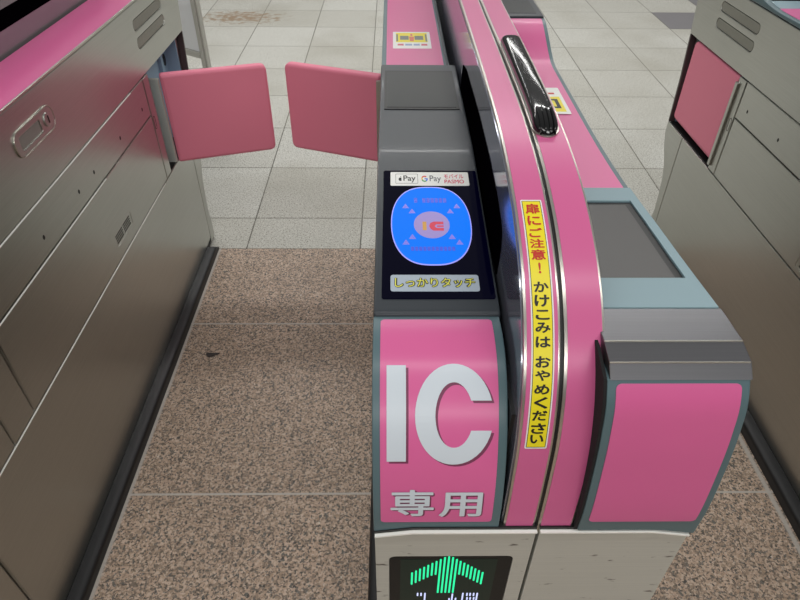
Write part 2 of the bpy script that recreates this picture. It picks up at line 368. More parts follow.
def steel_side(root, X, sgn, full=True, near=.35, topz=.845, vent_y=(1.62, 1.85), slot_y=1.206, ch=True, s3=.395, glints=False):
    """one brushed steel flank: upper panel, narrow strip, access panels, end panel, recess for the flap"""
    mp = sideP(X-.006) if sgn > 0 else sideM(X+.006)
    T = .006; G = .001
    def end(z):    # the flank's far outline
        for (z0, y0), (z1, y1) in zip(ENDP, ENDP[1:]):
            if z0 <= z <= z1: return y0+(y1-y0)*(z-z0)/(z1-z0)
        return ENDP[-1][1]
    s1, s2 = .681, .583
    ENDP = [(0, 1.885), (.05, 1.885), (.124, 1.873), (.19, 1.878), (.235, 1.885), (.28, 1.903), (.332, 1.943), (.371, 1.965), (.414, 1.966), (.55, 1.975), (.68, 1.992), (.764, 2.006), (.9, 2.02)]
    zs = [z for z, _ in ENDP]
    def edge(z0, z1, up=True):
        P = [(end(z0), z0)]+[(end(z), z) for z in zs if z0 < z < z1]+[(end(z1), z1)]
        return P if up else P[::-1]
    nf = lambda z: near+(.012 if z > .66 else 0)
    # upper panel with two louvre openings
    v0, v1 = vent_y
    vents = [rrect(v0, .785, v1, .811, .012), rrect(v0, .742, v1, .768, .012)]
    nearp = [(near, s1+G), (near+.012, .70), (near+.016, .80), (near+.04, .838), (near+.07, topz)]
    nearp = [(near+.06, s1+G), (near+.06, .735), (near+.065, .79), (near+.07, .80), (near+.10, .822), (near+.14, .826), (near+.15, topz)] if sgn < 0 else [(near, s1+G), (near, .77), (near+.01, .83), (near+.025, topz)]
    up_ = sheet('upper_panel', [edge(s1+G, topz)+nearp[::-1]]+vents, 0, T, mp, STEEL, root, .0027)
    for q, vv in enumerate(vents):
        a0 = min(p[0] for p in vv); a1 = max(p[0] for p in vv); b0 = min(p[1] for p in vv); b1 = max(p[1] for p in vv)
        sheet('vent', [rrect(a0+.0015, b0+.0015, a1-.0015, b1-.0015, .011)], .002, .0048, mp, MATS['vent_mesh'], up_, .0004)
    if full: 
        handle(up_, X, (sideP(X) if sgn > 0 else sideM(X)))
    # middle strip with screw holes
    ye = 1.588
    ms_ = sheet('middle_strip', [rrect(near, s2+G, ye, s1-G, .001)], 0, T, mp, STEEL, root, .0027)
    for y in (.958, 1.124, 1.207, 1.374, 1.54): sheet('screw_hole', circ(y, .620, .0038, .0048, 12), T, T+.0002, mp, BLACK, ms_, 0)
    if glints:
        for z_, y0_, y1_ in ((s1, near, ye-.09), (s2, near, 1.25), (s3, near, ye-.02)):
            sheet('edge_glint', [rrect(y0_+.002, z_-.0034, y1_, z_-.0010, .0008)], T-.002, T+.0006, mp, GLINT, root, .0008)  # added bright strip imitating the highlight along a seam
    # access panels
    sl = [[(1.206+.012*i+.004+.0, 0)] for i in range(1)]
    slots = []
    for r_ in range(2):
        for i in range(4):
            z = .453-.0062*i
            y0 = slot_y+(0 if r_ == 0 else .050)
            slots.append(rrect(y0, z-.0019, y0+.044, z+.0019, .0015, 2))
    sheet('access_panel', [rrect(.736+G, s3+G, ye, s2-G, .001), rrect(slot_y-.006, .428, slot_y+.103, .4585, .002)], 0, T, mp, STEEL, root, .0027)
    sheet('vent_grille', [rrect(slot_y-.0085, .4255, slot_y+.1055, .461, .002)]+slots, .0030, .0050, mp, STEEL, root, 0)
    sheet('access_panel', [rrect(.662+G, s3+G, .736-G, s2-G, .001)], 0, T, mp, STEEL, root, .0027)
    sheet('access_panel', [rrect(near, s3+G, .662-G, s2-G, .001)], 0, T, mp, STEEL, root, .0027)
    ly = 1.836
    sheet('lower_panel', [rrect(.515+G, .03, ly-G, s3-G, .001)], 0, T, mp, STEEL, root, .0027)
    sheet('lower_panel', [rrect(near, .03, .515-G, s3-G, .001)], 0, T, mp, STEEL, root, .0027)
    sheet('end_panel', [[(ly+G, .01)]+edge(.01, s3-G)+[(ly+G, s3-G)]], 0, T, mp, STEEL, root, .0027)
    # hinge column beside the recess
    hc = sheet('hinge_plate', [rrect(ye+G*2, s3+G, 1.632, s1-G*2, .001)], 0, T, mp, STEEL, root, .0027)
    if ch: sheet('hinge_channel', [rrect(1.621, .425, 1.634, .665, .002)], T, T+.006, mp, STEEL, hc, .0012)
    sheet('latch_tab', [rrect(1.596, .540, 1.608, .576, .005), rrect(1.5972, .5415, 1.6068, .5745, .004)], T, T+.0005, mp, MATS['dark_rim'], hc, 0)
    # recess: rear rim, back wall
    d = .055
    rc = sheet('flap_recess', [rrect(1.632, s3, 1.985, s1, .001)], -d, -d+.004, mp, BLUEP, root, .0003)
    sheet('recess_rim', [[(end(s3)-.006, s3), (end(s3), s3), (1.975, .55), (end(s1)-.001, s1), (end(s1)-.008, s1), (1.966, .55)]], -.014, T-.001, mp, MATS['dark_rim'], rc, .0003)
    sheet('recess_end', [rrect(1.955, s3, 1.962, s1, .0005)], -d, -.014, mp, BLUEP, rc, 0)
    sheet('recess_roof', [rrect(1.632, s1-.001, end(s1)-.008, s1+.002, .0005)], -d, .0005, mp, BLACK, rc, 0)
    sheet('recess_floor', [rrect(1.632, s3-.002, end(s3)-.008, s3+.001, .0005)], -d, .0005, mp, BLACK, rc, 0)
    sheet('recess_side', [rrect(1.629, s3, 1.632, s1, .0005)], -d, .0, mp, BLUEP, rc, 0)
    sheet('sensor_hole', circ(1.935, .612, .012, .017), -d+.004, -d+.0055, mp, BLACK, rc, 0)
    sheet('recess_bracket', [rrect(1.88, .45, 1.90, s1-.004, .001)], -d+.004, -d+.014, mp, BLUEP, rc, .001)
    return ENDP, end

mat('vent_mesh', (158, 157, 148), .5, metal=.8, bump=1.0, bscale=900)
mat('dark_rim', (70, 58, 58), .4)

def flap(root, hinge, tip, z0, z1, X, sgn, th=.03):
    """padded flap: rounded slab from the hinge to the free edge; sits under the gate as a part"""
    h = Vector(hinge); t = Vector(tip); d = (t-h); L = d.length; d.normalize(); n = Vector((d.y, -d.x))   # n: towards the viewer
    if n.y > 0: n = -n
    if abs(d.y) > .9: n = Vector((sgn, 0))
    fo = sheet('flap', [rpoly([(0, z0, .008), (L, z0, .020), (L, z1, .020), (0, z1, .008)], n=7)], -th/2, th/2,
               lambda a, b, c: (h.x+d.x*a+n.x*c, h.y+d.y*a+n.y*c, b), PAD, root, .0095, smooth=60)
    return fo

def gate(label, dx, slot_y=1.206, ch=True, near=.35, s3=.395):
    root = thing('ticket_gate', label, 'ticket gate', (0, 0, 0))
    kids = {}
    XL, XR = -.018+dx, .313+dx
    # dark inner carcass
    box('carcass', XL+.062, XR-.062, near+.01, 1.86, .0, .655, BLACK, root, 0)
    box('carcass', XL+.062, XR-.062, .52, 1.86, .655, .80, BLACK, root, 0)
    for (a, b) in ((XL+.007, XL+.0625), (XR-.0625, XR-.007)):
        box('carcass', a, b, near+.01, 1.60, .0, .655, BLACK, root, 0)
        box('carcass', a, b, .52, 1.60, .655, .80, BLACK, root, 0)
        box('carcass', a, b, 1.60, 1.84, .0, .392, BLACK, root, 0)
        box('carcass', a, b, 1.60, 1.96, .684, .80, BLACK, root, 0)
    steel_side(root, XL, -1, slot_y=slot_y, s3=s3); steel_side(root, XR, +1, slot_y=slot_y, ch=ch, s3=s3, glints=True)
    # skirting
    for X, s_ in ((XL, -1), (XR, 1)):
        a, b = (X-.029, X+.004) if s_ < 0 else (X-.004, X+.029)
        bm = bmesh.new()
        prof = [(0, 0), (.029, 0), (.029, .020), (.024, .027), (.014, .030), (0, .031)]
        sec = [[bm.verts.new((X+s_*(p[0]+.0005), y, p[1]*k+.0005)) for p in prof] for y, k in ((.33, 1), (1.775, 1), (1.812, .25))]
        for q in range(2):
            for i in range(len(prof)):
                j = (i+1) % len(prof); bm.faces.new((sec[q][i], sec[q][j], sec[q+1][j], sec[q+1][i]))
        bm.faces.new(sec[0]); bm.faces.new(sec[-1][::-1])
        from_bm('skirting', bm, RUB, root, 40)
    # far end cover
    bm = bmesh.new()
    E_ = [(0, 1.885), (.05, 1.885), (.124, 1.873), (.19, 1.878), (.235, 1.885), (.28, 1.903), (.332, 1.943), (.371, 1.965), (.414, 1.966), (.55, 1.975), (.68, 1.992), (.764, 2.006), (.845, 2.012)]
    a = [bm.verts.new((XL+.003, y-.002, z)) for z, y in E_]; b = [bm.verts.new((XR-.003, y-.002, z)) for z, y in E_]
    for i in range(len(E_)-1): bm.faces.new((a[i], b[i], b[i+1], a[i+1]))
    eo = from_bm('end_cover', bm, STEEL, root); sm = eo.modifiers.new('s', 'SOLIDIFY'); sm.thickness = .003
    # fin: two halves
    fe = FIN
    for (x0, x1) in ((.1170, .1508), (.1533, .1906)):
        x0 += dx; x1 += dx
        poly = fe.sub(fe.s[0]+.055, fe.s[-1])
        inner = [(1.9, .80), (.40, .80), (.40, .655)]
        fin = sheet('fin', [poly+inner], 0, x1-x0, lambda p, q, c, x0=x0: (x0+c+lean(q), p, q), TRIM, root, .0018)
        s0 = .062; s1 = fe.s[-1]-.01
        outx = (x0 > .14+dx)
        sheet('pink_strip', [rrect(x0+(.0034 if x0 > .14+dx else .0030), s0+.004, x1-.0026, s1, .0008)], -.0005, .0006, fe.mp(lean), PINKF, fin, .0002, step=.012)
        # side panel, following the fin's outline 4 mm in
        inset = [(y+n_.x*-.0045, z+n_.y*-.0045) for (y, z), n_ in [((fe.at(t)[0].x, fe.at(t)[0].y), fe.at(t)[1]) for t in [s0+.004+(s1-s0-.004)*k/90 for k in range(91)]]]
        sp_poly = inset+[(1.90, .80), (.40, .80), (.40, .70)]
        if outx: sheet('side_panel', [sp_poly], -.001, .0012, leanP(x1), SIDE2, fin, .0003)
        else: sheet('side_panel', [sp_poly], -.001, .0012, leanM(x0), SIDE, fin, .0003)
        # long black sensor window
        wtop = [(.549, .845), (.546, .868), (.545, .882), (.552, .900), (.566, .906), (.60, .914), (.685, .922), (.80, .925), (.98, .921), (1.03, .912), (1.05, .845)] if not outx else [(.90, .889), (.90, .922), (1.75, .922), (1.75, .889)]
        sheet('sensor_window', [rpoly(wtop, .004)], .001, .0018, leanP(x1) if outx else leanM(x0), WIN, fin, .0002)
        kids['fin_r' if outx else 'fin_l'] = fin
    sheet('fin_filler', [fe.sub(fe.s[0]+.055, fe.s[-1]-.01)+[(1.88, .8), (.40, .80), (.40, .655)]], 0, .0026, lambda p, q, c: (dx+.1507+c+lean(q), p+.0015 if p < .6 else p, q-.0015), BLACK, root, .0002)
    # steel front plates: join line sags at the outer corners
    jz = .6655
    for (x0, x1, out) in ((XL, .1515+dx, -1), (.1548+dx, XR, 1)):
        tp = [(x1, jz), (x0+.040, jz), (x0, jz-.007)] if out < 0 else [(x1, jz-.007), (x1-.040, jz), (x0, jz)]
        loops = [[(x0, .02), (x1, .02)]+tp]
        if out < 0: loops.append(rpoly([(dx-.003, .30), (dx+.1335, .30), (dx+.1335, .6125, .008), (dx-.003, .6125, .008)], .004))
        fp = sheet('front_plate', loops, 0, .008, lambda p, q, c: (p, near-c+.0042, q), STEELF, root, .0008)
        kids['fp%d' % out] = fp
        for (p_, q_) in zip(tp, tp[1:]): sheet('edge_glint', [[p_, q_, (q_[0], q_[1]-.0022), (p_[0], p_[1]-.0022)]], .0075, .0108, lambda p, q, c: (p, near-c+.0042, q), GLINT, fp, 0)  # added white strip imitating the highlight on the plate's top edge
        sl_ = [(a_, b_-.0004) for a_, b_ in tp]
        sheet('join_shade', [sl_+[(a_, b_+.0034) for a_, b_ in tp[::-1]]], 0, .008, lambda p, q, c: (p, near-c+.0052, q), BLACK, root, 0)  # black strip painting the shade in the join gap
    return root, kids, XL, XR

# ================================================================== the gate in the middle
root, K, XL, XR = gate('middle ticket gate with IC card reader and green arrow sign', 0)

# ---- right body: teal front with pink sheet, steel cap, teal plate with screen, pink deck, far reader
RX0, RX1 = .189, .313
tap = lambda z: .004-.008*(z-.664)/.208
Rall = Prof([(.3443, .6685), (.342, .70), (.3435, .76), (.349, .82), (.356, .853), (.366, .872)]) 
po = [tuple(p) for p in Rall.p]
sag = lambda x, z, xa, xb: z-.007*max(0, (x-xa)/(xb-xa))*max(0, min(1, (.69-z)/.02))
front = sheet('front_cover', [po+[(.385, .872), (.385, .6685)]], 0, RX1-.1888, lambda a, b, c: (.1888+c+tap(b), a, sag(.1888+c, b, .273, .313)), TEAL, root, .0012, cstep=.01)
sheet('foam_seal', [[(y+.0012, z) for y, z in po]+[(.396, .882), (.43, .882), (.43, .6685)]], 0, .0030, lambda a, b, c: (.1860+c+tap(b), a, b), mat('foam_seal', (22, 22, 23), .9, bump=1, bscale=900), root, .0002)
cs = [Rall.hit(619, 383), Rall.hit(742, 384), Rall.hit(695, 521), Rall.hit(588, 521)]
xa, xb = .1965, .3055
sb = (cs[2][1]+cs[3][1])/2; st_ = (cs[0][1]+cs[1][1])/2
sheet('pink_sheet', [rrect(xa, sb, xb, st_, .005)], -.0003, .0007, lambda a, b, c: (a+tap(Rall.at(b)[0].y), *Rall.mp()(a, b, c)[1:]), PINK, front, .0003, step=.008)
cap = [(.3655, .8722), (.3765, .8830), (.3985, .8878), (.4435, .8862), (.4435, .848), (.39, .848), (.39, .8722)]
sheet('steel_cap', [cap], 0, .1235, lambda a, b, c: (.187+c, a, b), CAP, root, .0007, smooth=14)
box('cap_glint', .187, .310, .3968, .3984, .8868, .8886, TRIM, root, .0004)  # added bright strip, a painted highlight on the cap's upper edge
box('cap_glint', .187, .3095, .3757, .3770, .8819, .8834, TRIM, root, .0003)  # second added strip, imitating the highlight on the lower edge
RX0, RX1 = .1915, .310
RT = Prof([(.4445, .8830), (.52, .876), (.62, .868), (.70, .861), (.80, .856), (1.06, .855), (1.165, .8555)], True)
tp = [tuple(p) for p in RT.p]
s_sp = RT.hit(615, 190)[1]
# teal plate with the screen opening, light on its top put into the colour
q = [RT.hit(627.5, 203), RT.hit(684.5, 280.4)]
sx1 = .2975; sy0, sy1 = q[1][1], q[0][1]
body = sheet('top_cover', [tp+[(1.165, .846), (.4445, .846)]], 0, RX1-RX0, lambda a, b, c: (RX0+c, a, b), TEAL, root, .0015)
sheet('screen_surround', [rrect(RX0+.001, 0.0005, RX1-.001, s_sp, .001), rrect(RX0+.006, sy0, sx1, sy1, .0008)], 0, .0035, RT.mp(), TEAL_LIT, body, .0008, step=.03)
scf = sheet('screen', [rrect(RX0+.006, sy0, sx1, sy1, .0008)], .0001, .0006, RT.mp(), BLACK, body, 0, step=.03)
sheet('screen_glass', [rrect(RX0+.008, sy0+.002, sx1-.0085, sy1-.008, .0006)], .0006, .0012, RT.mp(), SCR2, scf, .0001, step=.03)
sheet('pink_deck', [rrect(RX0+.001, s_sp+.0015, RX1-.0075, RT.s[-1]+.01, .001)], -.0003, .0008, RT.mp(), PINK, body, .0002, step=.03)
# far reader of the other direction: pink ramp, charcoal frame and screen
RR = Prof([(1.165, .8555), (1.185, .8562), (1.205, .859), (1.225, .865), (1.30, .893), (1.318, .8985), (1.335, .9005)])
rp = [tuple(p) for p in RR.p]
rb = sheet('far_reader', [rp+[(1.90, .900), (1.95, .88), (1.96, .846), (1.165, .846)]], 0, RX1-RX0, lambda a, b, c: (RX0+c, a, b), TEAL, root, .0015)
sheet('pink_ramp', [rrect(RX0+.001, 0, RX1-.0075, RR.s[-1]-.002, .001)], -.0003, .0008, RR.mp(), PINK, rb, .0002, step=.008)
slabtop = lambda a, b, c: (a, b, .9005+c)
fr = sheet('screen_frame', [rrect(RX0, 1.337, RX1-.001, 1.62, .004)], -.001, .004, slabtop, DARK, rb, .002)
sheet('screen', [rrect(RX0+.004, 1.357, RX1-.013, 1.60, .002)], .0038, .0045, slabtop, SCR, fr, .0002)
# seal between fin and right body
box('carcass', .1875, .1915, .372, .45, .66, .84, BLACK, root, 0)
box('carcass', .1122, .118, .38, 1.9, .66, .81, BLACK, root, 0)
bs = [(y+.004, z) for y, z in FIN.sub(.062, FIN.s_of_y(.52))]

# ---- left body: teal front with pink IC sheet
LX0, LX1 = -.0192, .1115
lo = [tuple(p) for p in LFRONT.p]
lf = sheet('front_cover', [lo+[(.486, .78), (.40, .6685)]], 0, LX1-LX0, lambda a, b, c: (LX0+c, a, sag(-(LX0+c), b, -(LX0+.04), -LX0)), TEAL, root, .0015, cstep=.01)
h = [LFRONT.hit(381, 319.5), LFRONT.hit(489, 320), LFRONT.hit(489.5, 522), LFRONT.hit(380.5, 521)]
st_ = (h[0][1]+h[1][1])/2; sb = (h[2][1]+h[3][1])/2
LPX0, LPX1 = (h[0][0]+h[3][0])/2, .1025
sheet('pink_sheet', [rrect(LPX0, sb, LPX1, st_, .004)], -.0003, .0006, LFRONT.mp(), PINK, lf, .0002, step=.006)
# letters I C, printed with a dark drop edge
def hitb(prof, u0, v0, u1, v1):
    a = prof.hit((u0+u1)/2, v0); b = prof.hit((u0+u1)/2, v1); vm = (v0+v1)/2
    return prof.hit(u0, vm)[0], b[1], prof.hit(u1, vm)[0], a[1]
mpL = LFRONT.mp()
i0, ib, i1, it = hitb(LFRONT, 386.5, 365.5, 406, 461)
c0, cb, c1, ct = hitb(LFRONT, 415, 364, 492.5, 464)
def cshape(x0, y0, x1, y1, tx, ty, g0=40, g1=-40, n=40):
    cx, cy = (x0+x1)/2, (y0+y1)/2; rx, ry = (x1-x0)/2, (y1-y0)/2; P = []
    for k in range(n+1):
        a = R(g0+(360-(g0-g1))*k/n); P.append((cx+rx*math.cos(a), cy+ry*math.sin(a)))
    # inner contour back
    a1 = R(360+g1); 
    for k in range(n+1):
        a = R((360+g1-6)-(360-(g0-g1)-12)*k/n); P.append((cx+(rx-tx)*math.cos(a), cy+(ry-ty)*math.sin(a)))
    return P
xw = c1-c0
def cpoly(x0, y0, x1, y1, tx, ty, n=44):
    """bold C with level cut terminals"""
    cx, cy = x0+(x1-x0)*.5, (y0+y1)/2; rx, ry = (x1-x0)/2, (y1-y0)/2; gy = (y1-y0)*.145
    P = []
    a0 = math.asin(gy/ry)*1.0
    aa = [a0+(2*math.pi-2*a0)*k/n for k in range(n+1)]
    for a in aa: P.append((cx+rx*math.cos(a), cy+ry*math.sin(a)))
    b0 = math.asin(min(.99, gy/(ry-ty)))
    for k in range(n+1):
        a = 2*math.pi-b0-(2*math.pi-2*b0)*k/n; P.append((cx+(rx-tx)*math.cos(a), cy+(ry-ty)*math.sin(a)))
    return P
letC = cpoly(c0, cb, c1+.001, ct, .0195, .0180)
sh = .0024
sheet('letter_edge_print', [[(a+sh, b-sh) for a, b in letC], [(i0+sh, ib-sh), (i1+sh, ib-sh), (i1+sh, it-sh), (i0+sh, it-sh)]], .0004, .0008, mpL, INKP, lf, 0, step=.006)
sheet('letter', [letC], .0006, .0012, mpL, WHITE, lf, .0001, step=.006)
sheet('letter', [[(i0, ib), (i1, ib), (i1, it), (i0, it)]], .0006, .0012, mpL, WHITE, lf, .0001, step=.006)
for ch, (u0, v0, u1, v1) in (('専', (390.5, 489, 434, 515)), ('用', (439, 491.5, 482, 515.5))):
    rc = hitb(LFRONT, u0, v0, u1, v1)
    text('lettering_shade', ch, (rc[0]+.0014, rc[1]-.0015, rc[2]+.0014, rc[3]-.0015), .0004, mpL, INKP, lf, .03, .0004, .006)
    text('lettering', ch, rc, .0008, mpL, WHITE, lf, .016, .0005, .006)

# ---- reader housing (charcoal), black touch glass, lit disc, stickers, small screen
LT = Prof([(.4850, .8325), (.4855, .839), (.4868, .8422), (.489, .8438), (.4915, .84418), (.762, .87402), (.765, .87433), (.776, .8755), (.786, .8765), (.797, .8774), (.81, .8781), (.95, .8796), (1.118, .8805)], False)
lt = [tuple(p) for p in LT.p]
XH1 = .1130
hs = sheet('reader_housing', [lt+[(1.120, .80), (.485, .80)]], 0, XH1-LX0, lambda a, b, c: (LX0+c, a, b), DARK, root, .003)
mpT0 = LT.mp()
mpT = lambda a, b, c: mpT0(a, b-.0012, c)
def avg(prof, u0, v0, u1, v1): 
    return hitb(prof, u0, v0, u1, v1)
p0 = LT.hit(381, 298.5); p1 = LT.hit(490, 298.5); p2 = LT.hit(480, 170.5); p3 = LT.hit(384, 170.5)
gx0, gx1 = (p0[0]+p3[0])/2, (p1[0]+p2[0])/2; gs0, gs1 = p0[1], p3[1]
gl = sheet('touch_glass', [rrect(gx0, gs0, gx1, gs1, .003)], -.0002, .0010, mpT, PANELG, hs, .0004)
ds = .0010
# sticker: three payment marks
def flatquad(u0, v0, u1, v1): return hitb(LT, u0, v0, u1, v1)
k = flatquad(390.5, 172.5, 468.5, 186)
stk = sheet('payment_sticker', [rrect(*k, .002)], ds, ds+.0004, mpT, STW, gl, .0001); d2 = ds+.0004
def loc(rc, a, b, c, d): w, hh = rc[2]-rc[0], rc[3]-rc[1]; return rc[0]+w*a, rc[1]+hh*b, rc[0]+w*c, rc[1]+hh*d
def px(rc, a, b): return rc[0]+(rc[2]-rc[0])*a, rc[1]+(rc[3]-rc[1])*b
bx = loc(k, .065, .16, .35, .86)
sheet('mark_box', [rrect(*bx, .0008), rrect(bx[0]+.0004, bx[1]+.0005, bx[2]-.0004, bx[3]-.0005, .0006)], d2, d2+.0001, mpT, INKB, stk, 0)
ax, ay = px(k, .125, .48); aw = .0022; ah = .0040
apple = []
for i in range(28):
    t = 2*math.pi*i/28; rr_ = 1-.12*math.exp(-((t-math.pi/2)/.35)**2)-.10*math.exp(-((t-3*math.pi/2)/.3)**2)
    if abs(((t+.35+math.pi) % (2*math.pi))-math.pi-.35+.0) < .45: rr_ *= .72
    apple.append((ax+aw*rr_*math.cos(t), ay-.0005+ah*rr_*math.sin(t)))
leaf = [(ax, ay+ah*1.05), (ax+aw*.15, ay+ah*1.45), (ax+aw*.6, ay+ah*1.6), (ax+aw*.5, ay+ah*1.2)]
sheet('apple_mark', [apple, leaf], d2, d2+.0001, mpT, INKB, stk, 0)
text('lettering', 'Pay', loc(k, .165, .22, .32, .74), d2, mpT, INKB, stk, .012, .0001)
gx, gy = px(k, .435, .50); gr = .0042; gq = .0068
def arc(a0, a1, w=.62, n=10): 
    return [(gx+gr*math.cos(R(a0+(a1-a0)*i/n)), gy+gq*math.sin(R(a0+(a1-a0)*i/n))) for i in range(n+1)]+[(gx+gr*w*math.cos(R(a1+(a0-a1)*i/n)), gy+gq*w*math.sin(R(a1+(a0-a1)*i/n))) for i in range(n+1)]
for nm, col, a0, a1 in (('red', (220, 60, 48), 45, 150), ('yellow', (236, 184, 20), 150, 205), ('green', (50, 150, 76), 205, 305), ('blue', (60, 120, 220), 305, 360)):
    sheet('letter_g_arc', [arc(a0, a1)], d2, d2+.0001, mpT, mat('mark_'+nm, col, .5), stk, 0)
sheet('letter_g_bar', [[(gx, gy-.0012), (gx+gr, gy-.0012), (gx+gr, gy+.0012), (gx, gy+.0012)]], d2, d2+.0001, mpT, mat('mark_blue', (60, 120, 220)), stk, 0)
text('lettering', 'Pay', loc(k, .50, .18, .645, .74), d2, mpT, mat('grey_ink', (95, 98, 104)), stk, .008, .0001)
PR = mat('pinkish_red_ink', (214, 60, 92), .5)
text('lettering', 'モバイル', loc(k, .685, .52, .935, .84), d2, mpT, PR, stk, .02, .0001)
text('lettering', 'PASMO', loc(k, .685, .16, .935, .44), d2, mpT, PR, stk, .02, .0001)
# lit disc
b = flatquad(391, 187.2, 471.5, 265.5)
bcx, bcs = (b[0]+b[2])/2, (b[1]+b[3])/2; bw = (b[2]-b[0])/2; bh = (b[3]-b[1])/2
def disc(k_=0.0, n=96):
    P = []
    for i in range(n):
        t = 2*math.pi*(i+.5)/n; c_, s_ = math.cos(t), math.sin(t)
        P.append((bcx+(bw-k_)*math.copysign(abs(c_)**.74, c_), bcs+(bh-k_*1.5)*math.copysign(abs(s_)**.92, s_)))
    return P
EB = mat('lit_blue', (0, 8, 30), .5, emit=(14, 122, 252), estr=1.0, spec=.08)
EL = mat('lit_lavender', (120, 120, 200), .3, emit=(150, 150, 240), estr=.75)
EV = mat('lit_violet', (90, 90, 200), .3, emit=(100, 120, 240), estr=.8)
EG = mat('lit_pale_violet', (40, 36, 60), .3, emit=(160, 142, 206), estr=.85)
EY = mat('lit_yellow', (60, 45, 15), .3, emit=(214, 160, 74), estr=.8)
ER = mat('lit_red', (60, 20, 20), .3, emit=(214, 56, 84), estr=.85)
ET = mat('lit_dim_text', (4, 10, 40), .3, emit=(62, 88, 226), estr=.9)
dk = sheet('touch_disc', [disc()], ds, ds+.0003, mpT, EL, gl, 0); d3 = ds+.0003
sheet('disc_face', [disc(.0012)], d3, d3+.0001, mpT, EB, dk, 0); d3 += .0001
e = flatquad(413.8, 211.8, 449.5, 238.6)
sheet('centre_oval', circ((e[0]+e[2])/2, (e[1]+e[3])/2, (e[2]-e[0])/2, (e[3]-e[1])/2, 40), d3, d3+.0001, mpT, EG, dk, 0)
ib_ = flatquad(422.5, 222, 426.5, 230.5)
sheet('letter_i', [[(ib_[0], ib_[1]), (ib_[2], ib_[1]), (ib_[2], ib_[3]), (ib_[0], ib_[3])]], d3+.0001, d3+.0002, mpT, EY, dk, 0)
cc = flatquad(429, 222, 443.5, 231)
W_, H_ = cc[2]-cc[0], cc[3]-cc[1]
def CC(x, y): return (cc[0]+x*W_, cc[1]+y*H_)
cs_ = [CC(1, 1), CC(.35, 1), CC(.1, .85), CC(0, .5), CC(.1, .18), CC(.3, 0), CC(1, 0), CC(1, .3), CC(.5, .3), CC(.38, .5), CC(.5, .7), CC(1, .7)]
sheet('letter_c', [cs_, [CC(.55, .42), CC(1, .42), CC(1, .58), CC(.55, .58)]], d3+.0001, d3+.0002, mpT, ER, dk, 0)
for (u, v, s1_) in ((405.5, 206.5, 1), (412, 211.5, 1), (456.5, 206.5, 1), (450, 211.5, 1), (412.5, 237, 1), (406, 242.5, 1), (452, 237, 1), (459.5, 242.5, 1)):
    x, s_ = LT.hit(u, v); w_, h_ = .0042, .0050
    dirx = 1
    sheet('arrow_mark', [[(x-w_, s_-h_*.8), (x+w_, s_-h_*.8), (x, s_+h_)] if True else None], d3, d3+.0001, mpT, EV if False else mat('lit_arrow', (30, 25, 60), .3, emit=(128, 124, 232), estr=.9), dk, 0)
def blurred_row(u0, v0, u1, v1, n):
    k_ = flatquad(u0, v0, u1, v1); w_ = (k_[2]-k_[0])/n
    sheet('faint_caption', [rrect(k_[0]+w_*i, k_[1], k_[0]+w_*(i+.78), k_[3], .0006, 2) for i in range(n) if not (n == 8 and i == 1)], d3, d3+.0001, mpT, ET, dk, 0)
blurred_row(414, 198.5, 447, 203, 8); blurred_row(411, 247, 456, 251, 11)
# yellow-lettered plaque
k = flatquad(390.5, 275, 479, 291.5)
pq = sheet('touch_plaque', [rrect(*k, .003)], ds, ds+.0005, mpT, mat('plaque_grey', (168, 180, 192), .55, spec=.3), gl, .0001); d4 = ds+.0005
rc = loc(k, .05, .24, .955, .80)
text('lettering_outline', 'しっかりタッチ', (rc[0]-.0006, rc[1]-.0008, rc[2]+.0006, rc[3]+.0008), d4, mpT, INKB, pq, .075, .0001)
text('lettering', 'しっかりタッチ', rc, d4+.0002, mpT, mat('lemon_ink', (230, 228, 84)), pq, 0, .0001)
# small upper screen
k = flatquad(385, 71, 461, 109.5)
sx0 = LT.hit(384, 109)[0]; sx1_ = LT.hit(463, 109)[0]
k = (sx0, k[1], .1045, k[3])
so = sheet('status_screen', [rrect(*k, .0015)], -.0002, .0012, mpT, BLACK, hs, .0003, step=.03)
sheet('screen_glass', [rrect(k[0]+.0045, k[1]+.006, k[2]-.0045, k[3]-.010, .001)], .0012, .0018, mpT, SCR, so, .0001, step=.03)
